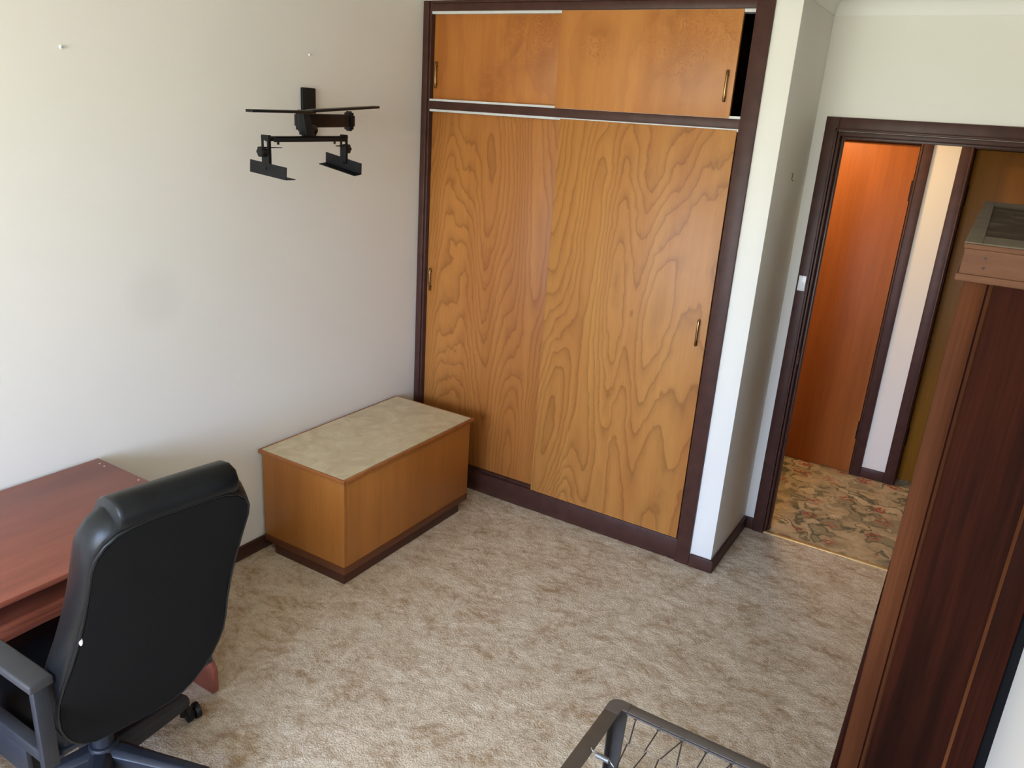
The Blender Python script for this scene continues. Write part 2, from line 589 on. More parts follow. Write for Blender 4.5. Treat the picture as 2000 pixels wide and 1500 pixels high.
ww, wh = WIN[1] - WIN[0], WIN[3] - WIN[2]
mb = MB().box(0, 0.04, -0.03, 0.03, 0, wh).box(ww - 0.04, ww, -0.03, 0.03, 0, wh).box(0.04, ww - 0.04, -0.03, 0.03, 0, 0.04).box(0.04, ww - 0.04, -0.03, 0.03, wh - 0.04, wh)
mb.build('window_frame', M['alu'], w1)
box(ww / 2 - 0.025, ww / 2 + 0.025, -0.02, 0.02, 0.04, wh - 0.04).build('mullion', M['alu'], w1)
struct(box(-0.12, XR + 0.12, WY - 0.1, YB, ZC, ZC + 0.08).build('ceiling', M['ceil']))
# cove cornice: profile of (out from wall, height)
def cove(k=8, r=0.086):
    p = [(0.0, ZK), (0.004, ZK)]
    for i in range(k + 1):
        a = math.pi / 2 * i / k
        p.append((0.004 + r - r * math.cos(a), ZC - 0.004 - r + r * math.sin(a) + 0.0))
    p += [(0.092, ZC), (0.0, ZC)]
    return p
P = cove()
struct(MB().prism([(x, z) for x, z in P], WY, -0.012, 'y').build('trim_2', M['ceil'], smooth_angle=40))
struct(MB().prism([(-0.012 - x, z) for x, z in P], 0.0, XN + 0.09, 'x').build('trim_3', M['ceil'], smooth_angle=40))
struct(MB().prism([(XN + x, z) for x, z in P], -0.012, YD, 'y').build('trim_4', M['ceil'], smooth_angle=40), 'coved cornice above the short side wall')
struct(MB().prism([(YD - x, z) for x, z in P], XN, XR, 'x').build('trim_5', M['ceil'], smooth_angle=40), 'coved cornice above the doorway wall')

# hallway
struct(box(0.6, 1.36, YH, YH + 0.12, -0.05, 2.5).build('wall_hall', M['hallwall']))
mb = MB().box(2.255, 2.420, YH, YH + 0.14, -0.05, 2.5)
struct(mb.build('wall_hall_strip', M['hallwall']), 'narrow cream wall strip between the two hallway doors')
struct(MB().box(1.36, 2.255, YH, YH + 0.12, 2.06, 2.5).box(2.420, 4.2, YH, YH + 0.12, 2.06, 2.5).box(3.32, 4.2, YH, YH + 0.12, -0.05, 2.06).build('wall_hall_top', M['hallwall']))
struct(box(0.48, 4.32, 2.05, 2.15, -0.05, 2.5).build('hall_leak_blocker', M['dark']))  # unseen dark backing, added to stop light leaking through the door gaps
struct(box(0.48, 0.6, YB - 0.1, 2.05, -0.05, 2.5).build('wall_hall_end', M['hallwall']))
struct(box(4.2, 4.32, YB - 0.1, 2.05, -0.05, 2.5).build('wall_hall_far', M['hallwall']))
struct(box(2.94, 4.32, YB - 0.12, YB, -0.05, 2.5).build('wall_hall_near', M['hallwall']))
struct(box(0.48, 4.32, YB, 2.05, 2.5, 2.58).build('ceiling_hall', M['ceil']))

# baseboards
def skirt(name, x0, x1, y0, y1, label=None, h=0.067):
    return struct(box(x0, x1, y0, y1, 0.0, h).build(name, M['trim'], bevel=0.004), label)
skirt('baseboard_left', 0.0, 0.015, WY, -0.012, 'dark brown skirting board along the left wall')
skirt('baseboard_nib', 1.742, XN + 0.015, -0.015, 0.002, 'dark skirting across the white wall end')
skirt('baseboard_side', XN, XN + 0.015, 0.002, YD, 'dark skirting along the short side wall')
skirt('baseboard_doorway', XN + 0.015, 1.896, YD - 0.015, YD)
skirt('baseboard_right', XR - 0.015, XR, WY, YD)
skirt('baseboard_hall', 2.267, 2.405, YH - 0.016, YH, 'dark skirting under the cream hall wall strip')

# room doorway
d1 = sroot('door_1', 'open doorway with dark stained frame leading to the hall', (1.955, YD, 0))
ax, W_IN = -0.0594, 0.825
# architraves: a broad flat and a raised inner bead
def arch_side(xa, xb, inner_left, zt, parent, y, dirn=-1, mat='trim'):
    t = 0.019
    ya, yb = (y - t, y) if dirn < 0 else (y, y + t)
    mb = MB().box(xa, xb, ya, yb, 0, zt)
    b0, b1 = (xa, xa + 0.012) if inner_left else (xb - 0.012, xb)
    mb.box(b0, b1, ya - 0.004, yb, 0, zt - (0.0475))
    return mb.build('architrave', M[mat], parent, bevel=0.003)
arch_side(-0.0594, 0.0, False, 2.1401, d1, 0.0)
arch_side(W_IN, W_IN + 0.0594, True, 2.1401, d1, 0.0)
MB().box(0.0, W_IN, -0.0185, 0, 2.081, 2.1401).box(-0.012, W_IN + 0.012, -0.023, 0, 2.081, 2.093).build('architrave', M['trim'], d1, bevel=0.003)
MB().box(-0.010, 0.010, 0.0, YB - YD, 0, 2.080).build('jamb', M['trim'], d1, bevel=0.002)
MB().box(W_IN - 0.010, W_IN + 0.010, 0.0, YB - YD, 0, 2.080).build('jamb', M['trim'], d1, bevel=0.002)
MB().box(0.010, W_IN - 0.010, 0.0, YB - YD, 2.060, 2.081).build('jamb', M['trim'], d1, bevel=0.002)
MB().box(0.010, 0.022, 0.040, 0.075, 0, 2.060).build('door_stop', M['trim_inner'], d1, bevel=0.002)
MB().box(W_IN - 0.022, W_IN - 0.010, 0.040, 0.075, 0, 2.060).build('door_stop', M['trim_inner'], d1, bevel=0.002)
MB().box(0.022, W_IN - 0.022, 0.040, 0.075, 2.048, 2.060).build('door_stop', M['trim_inner'], d1, bevel=0.002)
MB().box(0.0095, 0.0112, 0.006, 0.030, 0.955, 1.015).build('strike_plate', M['brass'], d1, label='small brass strike plate')

# hall doors
def hall_door(name, label, xa, xb, yface, mat, hinge_left, loc_y, arch_l, arch_r):
    d = sroot(name, label, (xa, loc_y, 0))
    w = xb - xa
    MB().box(0.0, w, yface - loc_y, yface - loc_y + 0.036, 0.004, 2.040).build('door_panel', mat, d, bevel=0.0015)
    if arch_l:
        a = MB().box(-0.062 - 0.007, -0.007, -0.018, 0.0, 0, 2.105).box(-0.019, -0.007, -0.022, 0.0, 0, 2.060)
        a.build('architrave', M['trim'], d, bevel=0.003)
    if arch_r:
        a = MB().box(w + 0.006, w + 0.069, -0.018, 0.0, 0, 2.105).box(w + 0.006, w + 0.018, -0.022, 0.0, 0, 2.060)
        a.build('architrave', M['trim'], d, bevel=0.003)
    MB().box(-0.004, w + 0.005, -0.018, 0.0, 2.046, 2.105).build('architrave', M['trim'], d, bevel=0.003)
    dep = max(0.05, yface - loc_y + 0.04)
    MB().box(-0.020, -0.003, 0.0, dep, 0, 2.060).build('jamb', M['trim_inner'], d, bevel=0.002)
    MB().box(w + 0.003, w + 0.020, 0.0, dep, 0, 2.060).build('jamb', M['trim_inner'], d, bevel=0.002)
    MB().box(-0.003, w + 0.003, 0.0, dep, 2.043, 2.060).build('jamb', M['trim_inner'], d, bevel=0.002)
    hx = -0.001 if hinge_left else w + 0.001
    for z in (1.79, 0.30):
        h = MB().cyl((hx, yface - loc_y - 0.006, z - 0.058), (hx, yface - loc_y - 0.006, z + 0.058), 0.0075, 12)
        h.box(hx - 0.004, hx + 0.004, yface - loc_y - 0.004, yface - loc_y + 0.01, z - 0.055, z + 0.055)
        h.build('hinge', M['iron'], d)
    return d
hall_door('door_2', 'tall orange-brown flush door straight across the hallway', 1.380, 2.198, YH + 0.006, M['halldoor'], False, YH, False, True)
hall_door('door_3', 'shaded yellow-brown flush door at the right of the hallway', 2.474, 3.292, YH + 0.112, M['halldoor_shaded'], True, YH, True, False)

# ------------------------------------------------------------------ built-in wardrobe
wr = thing('built_in_wardrobe', 'full-height built-in wardrobe with four wooden sliding doors in dark frame', 'wardrobe', (0.0, 0.0, 0.0))
ZT, ZU, ZL, ZB = 2.515, 2.106, 2.056, 0.130
XA, XB, XS = 0.049, 1.668, 1.739
MB().box(0.0005, 0.036, -0.012, 0.055, 0, ZK).box(0.036, XA, -0.004, 0.055, 0, ZK).build('stile', M['trim'], wr, bevel=0.004)
MB().box(XB, XS, -0.012, 0.060, 0, ZK).box(XB - 0.004, XB, -0.002, 0.060, ZB, ZT).build('stile', M['trim'], wr, bevel=0.004)
MB().box(XA, XB, -0.008, 0.055, ZT, ZK - 0.012).build('header_rail', M['trim'], wr, bevel=0.003)
MB().box(XA, XB, -0.012, 0.055, ZK - 0.012, ZK).build('head_bead', M['trim'], wr, bevel=0.003)
MB().box(XA, XB, -0.006, 0.055, ZL, ZU - 0.010).build('middle_rail', M['trim'], wr, bevel=0.003)
MB().box(XA, XB, -0.002, 0.060, 0, ZB - 0.012).build('kickboard', M['trim'], wr, bevel=0.003)
MB().box(XA, XB, 0.016, 0.060, ZB - 0.012, ZB + 0.004).build('bottom_track', M['trim'], wr, bevel=0.002)
MB().box(XA, XB, -0.001, 0.050, ZT - 0.012, ZT).build('upper_top_track', M['track'], wr, label='white plastic sliding track')
MB().box(XA, XB, -0.0045, 0.050, ZU - 0.010, ZU).build('upper_bottom_track', M['track'], wr, label='white plastic sliding track')
MB().box(XA, XB, -0.001, 0.050, ZL - 0.011, ZL).build('lower_top_track', M['track'], wr, label='white plastic sliding track')
MB().box(0.001, XS - 0.02, 0.560, 0.580, 0.0, ZK).build('back_board', M['dark'], wr)
MB().box(0.001, 0.012, 0.06, 0.56, 0.0, ZK).build('inner_side', M['dark'], wr)
MB().box(1.700, 1.722, 0.062, 0.56, 0.0, ZK).build('inner_side', M['dark'], wr)
MB().box(0.012, 1.700, 0.062, 0.56, ZU - 0.035, ZU - 0.015).build('inner_shelf', M['dark'], wr)
MB().box(0.012, 1.700, 0.062, 0.56, ZT + 0.01, ZT + 0.03).build('inner_shelf', M['dark'], wr)


def handle(parent, x, z, y, dark=False):
    """slim bow pull, 125 mm"""
    mb = MB()
    prof = [(-0.063, -0.011, 0.0042), (-0.058, -0.014, 0.0060), (-0.036, -0.0165, 0.0052), (0.0, -0.018, 0.0048),
            (0.036, -0.0165, 0.0052), (0.058, -0.014, 0.0060), (0.063, -0.011, 0.0042)]
    rings = []
    for dz, dy, r in prof:
        rings.append([(x + r * math.cos(a), y + dy + r * 0.6 * math.sin(a), z + dz) for a in [2 * math.pi * k / 12 for k in range(12)]])
    mb.rings(rings)
    for s in (-1, 1):
        mb.cyl((x, y, z + s * 0.042), (x, y - 0.016, z + s * 0.042), 0.0045, 12, 0.0035)
    return mb.build('handle', M['brass'], parent)


dl = MB().box(XA - 0.012, 0.835, 0.026, 0.044, ZU - 0.001, ZT - 0.004).build('sliding_door', M['door_c'], wr, bevel=0.0012, label='upper left sliding door, pushed behind the right one')
handle(dl, 0.070, 2.222, 0.026)
dr = MB().box(0.785, 1.619, 0.0005, 0.019, ZU - 0.0095, ZT - 0.001).build('sliding_door', M['door_d'], wr, bevel=0.0012, label='upper right sliding door, left slightly open at the right')
dr.location.y = -0.006
handle(dr, 1.590, 2.222, 0.0005)
ll = MB().box(XA - 0.012, 0.865, 0.026, 0.044, ZB + 0.006, ZL - 0.012).build('sliding_door', M['door_a'], wr, bevel=0.0012, label='lower left sliding door with strong cathedral grain')
handle(ll, 0.074, 1.168, 0.026)
lr = MB().box(0.818, 1.660, 0.0005, 0.019, ZB - 0.008, ZL - 0.005).build('sliding_door', M['door_b'], wr, bevel=0.0012, label='lower right sliding door in front of the left one')
lr.location.y = -0.004
handle(lr, 1.620, 1.170, 0.0005)

# ------------------------------------------------------------------ blanket chest in the corner
CX0, CX1, CY0, CY1, CH = 0.007, 0.542, -1.164, -0.175, 0.522
ch = thing('storage_chest', 'low wooden storage chest with cream marbled top in the wall corner', 'chest', (0.27, -0.67, 0.0))
ox, oy = -0.27, 0.67
def cb(x0, x1, y0, y1, z0, z1):
    return MB().box(x0 + ox, x1 + ox, y0 + oy, y1 + oy, z0, z1)
bx0, bx1, by0, by1 = 0.020, 0.527, -1.149, -0.192
cb(bx0, bx1, by0, by0 + 0.018, 0.078, 0.503).build('end_panel', M['chest'], ch, bevel=0.001)
cb(bx0, bx1, by1 - 0.018, by1, 0.078, 0.503).build('end_panel', M['chest'], ch, bevel=0.001)
cb(bx1 - 0.018, bx1 + 0.001, by0 + 0.019, by1 - 0.001, 0.078, 0.503).build('front_panel', M['chest'], ch, bevel=0.001)
cb(bx0, bx0 + 0.016, by0 + 0.018, by1 - 0.018, 0.078, 0.503).build('back_panel', M['chest'], ch)
cb(bx0, bx1, by0, by1, 0.066, 0.080).build('bottom_board', M['chest'], ch)
e = 0.014
lid = cb(CX0 + e, CX1 - e, CY0 + e, CY1 - e, 0.503, CH).build('lid', M['laminate'], ch, label='cream marbled laminate top')
for q in ((CX0, CX1, CY0, CY0 + e), (CX0, CX1, CY1 - e, CY1), (CX0, CX0 + e, CY0 + e, CY1 - e), (CX1 - e, CX1, CY0 + e, CY1 - e)):
    cb(q[0], q[1], q[2], q[3], 0.503, CH - 0.001).build('edging', M['chest_edge'], lid, bevel=0.004)
pl = [(bx0, by0 - 0.003), (bx1 + 0.004, by0 - 0.003), (bx1 + 0.004, by1), (bx1 - 0.016, by1), (bx1 - 0.016, by0 + 0.016), (bx0, by0 + 0.016)]
MB().prism([(a + ox, b + oy) for a, b in pl], 0.047, 0.083, 'z').build('base_moulding', M['moulding'], ch, bevel=0.003)
cb(0.085, bx1 + 0.001, by0 - 0.001, by1 - 0.075, 0.0, 0.048).build('plinth', M['plinth'], ch, bevel=0.003)

# ------------------------------------------------------------------ tv wall bracket
tv = thing('tv_wall_bracket', 'black steel television wall bracket with swing arm and hanging clamps', 'bracket', (0.0, -0.82, 1.98))
def T(x, y, z):
    return (x, y + 0.82, z - 1.98)
def tb(x0, x1, y0, y1, z0, z1):
    return MB().box(x0, x1, y0 + 0.82, y1 + 0.82, z0 - 1.98, z1 - 1.98)
tb(0.0, 0.016, -0.848, -0.770, 1.900, 2.106).build('wall_plate', M['blacksteel'], tv, bevel=0.004)
# first arm from plate to elbow, second arm back to the platform
def bar(a, b, hw, hh):
    """box bar of half-width hw, half-height hh between two points at one height"""
    a, b = Vector(a), Vector(b)
    t = (b - a).normalized()
    s = Vector((-t.y, t.x, 0)).normalized()
    u = Vector((0, 0, 1))
    mb = MB()
    vs = []
    for p in (a, b):
        for i, j in ((-1, -1), (1, -1), (1, 1), (-1, 1)):
            vs.append(p + s * hw * i + u * hh * j)
    return mb.add(vs, [(3, 2, 1, 0), (4, 5, 6, 7), (0, 1, 5, 4), (1, 2, 6, 5), (2, 3, 7, 6), (3, 0, 4, 7)])
EL = (0.185, -0.745, 1.982)
PV = (0.262, -1.108, 1.977)
bar(T(0.03, -0.815, 1.975), T(*EL), 0.014, 0.024).build('inner_arm', M['blacksteel'], tv, bevel=0.004)
bar(T(*EL), T(PV[0], PV[1] + 0.01, PV[2]), 0.016, 0.026).build('outer_arm', M['blacksteel'], tv, bevel=0.005)
for p in (EL, (PV[0] - 0.012, PV[1] + 0.02, PV[2])):
    k = MB()
    k.cyl(T(p[0], p[1], p[2] - 0.036), T(p[0], p[1], p[2] + 0.034), 0.020, 20)
    k.cyl(T(p[0], p[1], p[2] - 0.042), T(p[0], p[1], p[2] + 0.040), 0.013, 6)
    k.box(T(*p)[0] - 0.024, T(*p)[0] + 0.024, T(*p)[1] - 0.012, T(*p)[1] + 0.012, T(*p)[2] - 0.022, T(*p)[2] + 0.022)
    k.build('pivot_clamp', M['blacksteel'], tv, bevel=0.002)
# platform blades seen edge-on
bl = MB()
def blade(y0, z0, y1, z1, x, w):
    pts = []
    vs = []
    c0, c1 = Vector(T(x, y0, z0)), Vector(T(x, y1, z1))
    for dz in (-0.006, 0.004):
        vs += [c0 + Vector((-w, 0, dz)), c0 + Vector((w * 0.7, -0.012 * (1 if y1 < y0 else -1) * -1, dz)), c1 + Vector((w * 0.55, 0, dz)), c1 + Vector((-w * 0.55, 0, dz))]
    return MB().add(vs, [(3, 2, 1, 0), (4, 5, 6, 7), (0, 1, 5, 4), (1, 2, 6, 5), (2, 3, 7, 6), (3, 0, 4, 7)])
blade(-1.09, 2.012, -1.386, 2.005, 0.30, 0.034).build('platform_blade', M['blackgloss'], tv, bevel=0.002)
blade(-1.08, 2.016, -0.700, 2.047, 0.30, 0.036).build('platform_blade', M['blackgloss'], tv, bevel=0.002)
# yoke: folded plate standing below the platform
yk = MB()
yk.box(0.284, 0.302, T(0, -1.132, 0)[1], T(0, -1.092, 0)[1], T(0, 0, 1.925)[2], T(0, 0, 2.014)[2])
yk.prism([(T(0, -1.145, 0)[1], T(0, 0, 2.005)[2]), (T(0, -1.112, 0)[1], T(0, 0, 2.005)[2]), (T(0, -1.082, 0)[1], T(0, 0, 1.925)[2]), (T(0, -1.128, 0)[1], T(0, 0, 1.925)[2])], 0.300, 0.322, 'x')
yk.build('yoke', M['blacksteel'], tv, bevel=0.002)
MB().cyl(T(0.285, -1.082, 1.944), T(0.285, -1.050, 1.944), 0.020, 8).cyl(T(0.285, -1.05, 1.944), T(0.285, -1.042, 1.944), 0.013, 12).build('tightening_knob', M['blackgloss'], tv, bevel=0.002)
# cross bar with hanging clamps
YLE, YRI = -1.316, -0.900
cbm = MB().box(0.275, 0.325, T(0, YLE, 0)[1], T(0, YRI, 0)[1], T(0, 0, 1.921)[2], T(0, 0, 1.925)[2])
cbm.box(0.321, 0.325, T(0, YLE + 0.02, 0)[1], T(0, YRI - 0.02, 0)[1], T(0, 0, 1.906)[2], T(0, 0, 1.925)[2])
cbm.box(0.275, 0.279, T(0, YLE + 0.02, 0)[1], T(0, YRI - 0.02, 0)[1], T(0, 0, 1.906)[2], T(0, 0, 1.925)[2])
for yb in (-1.255, -0.955):
    cbm.cyl(T(0.30, yb, 1.925), T(0.30, yb, 1.895), 0.005, 8)
cross = cbm.build('cross_bar', M['blacksteel'], tv, bevel=0.001)
cross.rotation_euler = (R(1.0), 0, 0)
for side, yy in ((-1, YLE), (1, YRI)):
    zt = 1.922 + (0.008 if side > 0 else 0.0)
    y = T(0, yy, 0)[1]
    def zz(v):
        return v - 1.98
    dz = 0.016 if side > 0 else 0.0
    # slotted hanger strap
    st = MB()
    ht = 0.0022
    def strap(x0, x1, z0, z1):
        st.box(x0, x1, y - ht, y + ht, zz(z0), zz(z1))
    strap(0.281, 0.290, 1.800 + dz, zt)
    strap(0.311, 0.320, 1.800 + dz, zt)
    strap(0.290, 0.311, 1.902 + dz * 0, zt)
    strap(0.290, 0.311, 1.800 + dz, 1.872)
    st.box(0.3165, 0.320, min(y, y - side * 0.010), max(y, y - side * 0.010), zz(1.800 + dz), zz(zt))
    hs = st.build('hanger_strap', M['blacksteel'], tv)
    kb = MB()
    zk = 1.862 if side < 0 else 1.874
    for k in range(6):
        a = math.pi / 3 * k
        kb.cyl((0.300 + 0.012 * math.cos(a), y + side * 0.006, zz(zk) + 0.012 * math.sin(a)), (0.300 + 0.012 * math.cos(a), y + side * 0.026, zz(zk) + 0.012 * math.sin(a)), 0.008, 10)
    kb.cyl((0.300, y, zz(zk)), (0.300, y + side * 0.028, zz(zk)), 0.014, 14)
    kb.build('clamp_knob', M['blackgloss'], tv)
    # small inner tab
    tab = MB().prism([(y, 0.280), (y, 0.320), (y - side * 0.062, 0.316), (y - side * 0.062, 0.312)], zz(1.877 + dz * 0.6), zz(1.880 + dz * 0.6), 'z')
    tab = MB()
    z0 = zz(1.876 + dz * 0.5)
    tab.add([(0.280, y, z0), (0.320, y, z0), (0.318, y - side * 0.066, z0), (0.292, y - side * 0.030, z0),
             (0.280, y, z0 + 0.003), (0.320, y, z0 + 0.003), (0.318, y - side * 0.066, z0 + 0.003), (0.292, y - side * 0.030, z0 + 0.003)],
            [(3, 2, 1, 0), (4, 5, 6, 7), (0, 1, 5, 4), (1, 2, 6, 5), (2, 3, 7, 6), (3, 0, 4, 7)])
    tab.build('support_tab', M['blacksteel'], tv)
    # L-shaped shelf angle
    ft = MB()
    zf = zz(1.776 + dz)
    xa, xb = (0.215, 0.408) if side < 0 else (0.198, 0.398)
    ft.box(xa, xb, y - 0.0018, y + 0.0018, zf, zf + 0.046)
    ft.box(xa, xb, min(y, y - side * 0.040), max(y, y - side * 0.046), zf, zf + 0.003)
    ft.cyl((0.300, y - 0.006, zf + 0.026), (0.300, y + 0.006, zf + 0.026), 0.006, 10)
    tilt, roll = (R(4.5), 0.0) if side < 0 else (R(9.0), R(7.0))
    piv = Vector((0.300, y, zf + 0.03))
    Mx = Matrix.Translation(piv) @ Matrix.Rotation(tilt, 4, 'Y') @ Matrix.Rotation(roll, 4, 'X') @ Matrix.Translation(-piv)
    ft.v = [tuple(Mx @ Vector(p)) for p in ft.v]
    ft.build('shelf_angle', M['blacksteel'], tv)

# ------------------------------------------------------------------ small wall fittings
sw = thing('light_switch', 'white light switch on the dark door frame', 'switch', (1.9215, YD - 0.0195, 1.369))
MB().box(-0.0175, 0.0175, -0.007, 0.0, -0.037, 0.037).build('switch_plate', M['white'], sw, bevel=0.002)
MB().cyl((0.0, -0.007, -0.004), (0.0, -0.0085, -0.004), 0.010, 20).box(-0.005, 0.005, -0.012, -0.007, -0.010, 0.003).build('rocker', M['white'], sw, bevel=0.0008)
for y, z, r, lab in ((-1.8736, 2.1615, 0.0065, 'white wall plug on the left wall, far from the television bracket'), (-0.7912, 2.2398, 0.005, 'small white wall plug just above the television bracket')):
    t = thing('wall_plug', lab, 'wall plug', (0.0, y, z), group='white plugs in the left wall')
    MB().cyl((0, 0, 0), (0.006, 0, 0), r, 14, r * 0.7).build('plug_collar', M['white'], t)
    MB().cyl((0.004, 0, 0), (0.014, -0.003, 0), r * 0.45, 10).build('screw', M['zinc'], t)
hk = thing('picture_hook', 'small bent wire picture hook on the shaded side wall', 'hook', (XN, 0.29, 1.870))
MB().tube([(0, 0.0, 0.016), (0.004, 0.0, 0.018), (0.006, -0.004, 0.012), (0.006, -0.006, -0.006), (0.009, -0.006, -0.014), (0.014, -0.003, -0.010)], 0.0013, 8).build('wire', M['iron'], hk)

# ------------------------------------------------------------------ desk
DX0, DX1, DY1, DY0, DH = 0.020, 0.660, -1.915, -3.115, 0.742
dk = thing('computer_desk', 'reddish brown computer desk along the left wall behind the chair', 'desk', (0.34, -2.515, 0.0))
def db(x0, x1, y0, y1, z0, z1):
    return MB().box(x0 - 0.34, x1 - 0.34, y0 + 2.515, y1 + 2.515, z0, z1)
top = db(DX0, DX1, DY0, DY1, DH - 0.018, DH).build('desktop', M['desk'], dk, bevel=0.0025)
for x, y in ((0.068, -1.940), (0.100, -1.942), (0.290, -1.934)):
    MB().cyl((x - 0.34, y + 2.515, DH - 0.001), (x - 0.34, y + 2.515, DH + 0.0006), 0.0035, 12).build('dowel_cap', M['laminate'], top, label='pale worn dowel cap')
prof = [(0.05, 0.0), (0.640, 0.0), (0.652, 0.012), (0.655, 0.105), (0.635, 0.135), (0.600, 0.155), (0.575, 0.20), (0.570, 0.30), (0.575, DH - 0.019), (0.05, DH - 0.019)]
for y in (-1.948, -3.100):
    MB().prism([(a - 0.34, b) for a, b in prof], y + 2.515, y + 2.515 + 0.018, 'y').build('side_panel', M['desk'], dk, bevel=0.0015)
db(0.26, 0.276, -3.08, -1.95, 0.06, 0.622).build('modesty_panel', M['desk'], dk)
db(0.20, 0.655, -3.00, -1.975, 0.630, 0.646).build('keyboard_tray', M['desk'], dk, bevel=0.002)
db(0.640, 0.656, -3.00, -1.975, 0.646, 0.664).build('tray_lip', M['desk'], dk, bevel=0.002)
for y in (-2.9985, -1.992):
    db(0.22, 0.60, y, y + 0.014, 0.640, DH - 0.018).build('tray_runner', M['iron'], dk)

# ------------------------------------------------------------------ office chair
YAW, LEAN = -0.138, 0.431
oc = thing('office_chair', 'black leather high-back office chair tucked at the reddish desk', 'chair', (0.742, -2.408, 0.0), (0, 0, 0.01))
inv = Matrix.Rotation(-0.01, 4, 'Z') @ Matrix.Translation((-0.742, 2.408, 0))
B0 = inv @ Vector((0.954, -2.423, 0.424))           # centre bottom of the back panel
YR = Matrix.Rotation(YAW - 0.01, 3, 'Z')
nrm = YR @ Vector((math.cos(LEAN), 0, -math.sin(LEAN)))   # outward from the back panel
upv = YR @ Vector((math.sin(LEAN), 0, math.cos(LEAN)))
sv = YR @ Vector((0, 1, 0))
def bk(s, h, o):
    return B0 + sv * s + upv * h + nrm * o
half = [(0.060, -0.052), (0.105, -0.046), (0.142, -0.022), (0.168, 0.012), (0.190, 0.060), (0.206, 0.110), (0.217, 0.175), (0.221, 0.235),
        (0.216, 0.300), (0.204, 0.390), (0.195, 0.480), (0.189, 0.570), (0.187, 0.660), (0.186, 0.740), (0.180, 0.775), (0.165, 0.808), (0.141, 0.832), (0.110, 0.845), (0.060, 0.851)]
outl = half + [(-s, h) for s, h in reversed(half)]
hc = 0.41
def ring(sc, o, grow=0.0, bow=0.0):
    r = []
    for s, h in outl:
        l = math.hypot(s, h - hc)
        k = (l + grow) / l * sc
        r.append(bk(s * k, hc + (h - hc) * k, o + bow * 0))
    return r
cu_ = MB().rings([ring(0.985, 0.0), ring(1.0, -0.010, 0.004), ring(1.0, -0.035, 0.010), ring(1.0, -0.066, 0.008), ring(1.0, -0.088, -0.006), ring(1.0, -0.100, -0.035), ring(0.55, -0.112)])
cu_.build('backrest', M['leather'], oc, smooth_angle=60)
MB().rings([ring(1.0, -0.002, -0.010), ring(1.0, 0.004, -0.012), ring(0.8, 0.007), ring(0.3, 0.008)]).build('back_panel', M['cloth'], oc, smooth_angle=60, label='matt black cloth on the rear of the backrest')
MB().tube(ring(1.0, 0.001, -0.006), 0.0042, 8, closed=True).build('piping', M['leather'], oc, smooth_angle=60)
# padded headrest roll over the top
hp = [(0.000, 0.832), (0.003, 0.850), (-0.002, 0.873), (-0.022, 0.888), (-0.050, 0.885), (-0.078, 0.867), (-0.102, 0.836), (-0.112, 0.795), (-0.116, 0.745), (-0.108, 0.700), (-0.090, 0.690), (-0.080, 0.78), (-0.045, 0.832)]
hr = []
for s, k in ((-0.137, 0.90), (-0.134, 0.965), (-0.126, 1.0), (-0.06, 1.01), (0.0, 1.012), (0.06, 1.01), (0.126, 1.0), (0.134, 0.965), (0.137, 0.90)):
    hr.append([bk(s, 0.80 + (h - 0.80) * k, -0.06 + (o + 0.06) * k) for o, h in hp])
MB().rings(hr).build('headrest', M['leather'], oc, smooth_angle=60)
tear = bk(-0.186, 0.488, 0.004)
MB().ball(tuple(tear), 0.0075, 6, (0.6, 0.6, 1.5)).build('tear', M['white'], oc, label='white stuffing showing at a tear in the seam')
# seat
seat_z = 0.455
sr = []
def seat_ring(sc, z):
    pts = []
    for k in range(28):
        a = 2 * math.pi * k / 28
        ca, sa = math.cos(a), math.sin(a)
        x = 0.235 * math.copysign(abs(ca) ** 0.5, ca) * sc - 0.005
        y = 0.245 * math.copysign(abs(sa) ** 0.5, sa) * sc
        pts.append((x - 0.03, y, z))
    return pts
MB().rings([seat_ring(0.93, seat_z - 0.05), seat_ring(1.0, seat_z - 0.035), seat_ring(1.02, seat_z), seat_ring(1.0, seat_z + 0.035), seat_ring(0.9, seat_z + 0.052), seat_ring(0.4, seat_z + 0.056)]).build('seat', M['leather'], oc, smooth_angle=60)
MB().box(-0.20, 0.17, -0.20, 0.20, seat_z - 0.066, seat_z - 0.049).build('seat_pan', M['plastic'], oc, bevel=0.004)
MB().box(-0.12, 0.12, -0.06, 0.06, seat_z - 0.115, seat_z - 0.064).cyl((0, 0.06, seat_z - 0.085), (0, 0.26, seat_z - 0.080), 0.006, 10).build('tilt_mechanism', M['plastic'], oc, bevel=0.003)
MB().box(0.06, 0.180, -0.035, 0.035, seat_z - 0.075, seat_z - 0.060).build('back_bar', M['plastic'], oc, bevel=0.003)
MB().cyl((0, 0, 0.10), (0, 0, 0.24), 0.030, 24).cyl((0, 0, 0.24), (0, 0, seat_z - 0.10), 0.019, 24).build('gas_column', M['plastic'], oc)
MB().cyl((0, 0, 0.108), (0, 0, 0.194), 0.052, 28, 0.040).build('hub', M['plastic'], oc, bevel=0.004)
A0 = 27.0
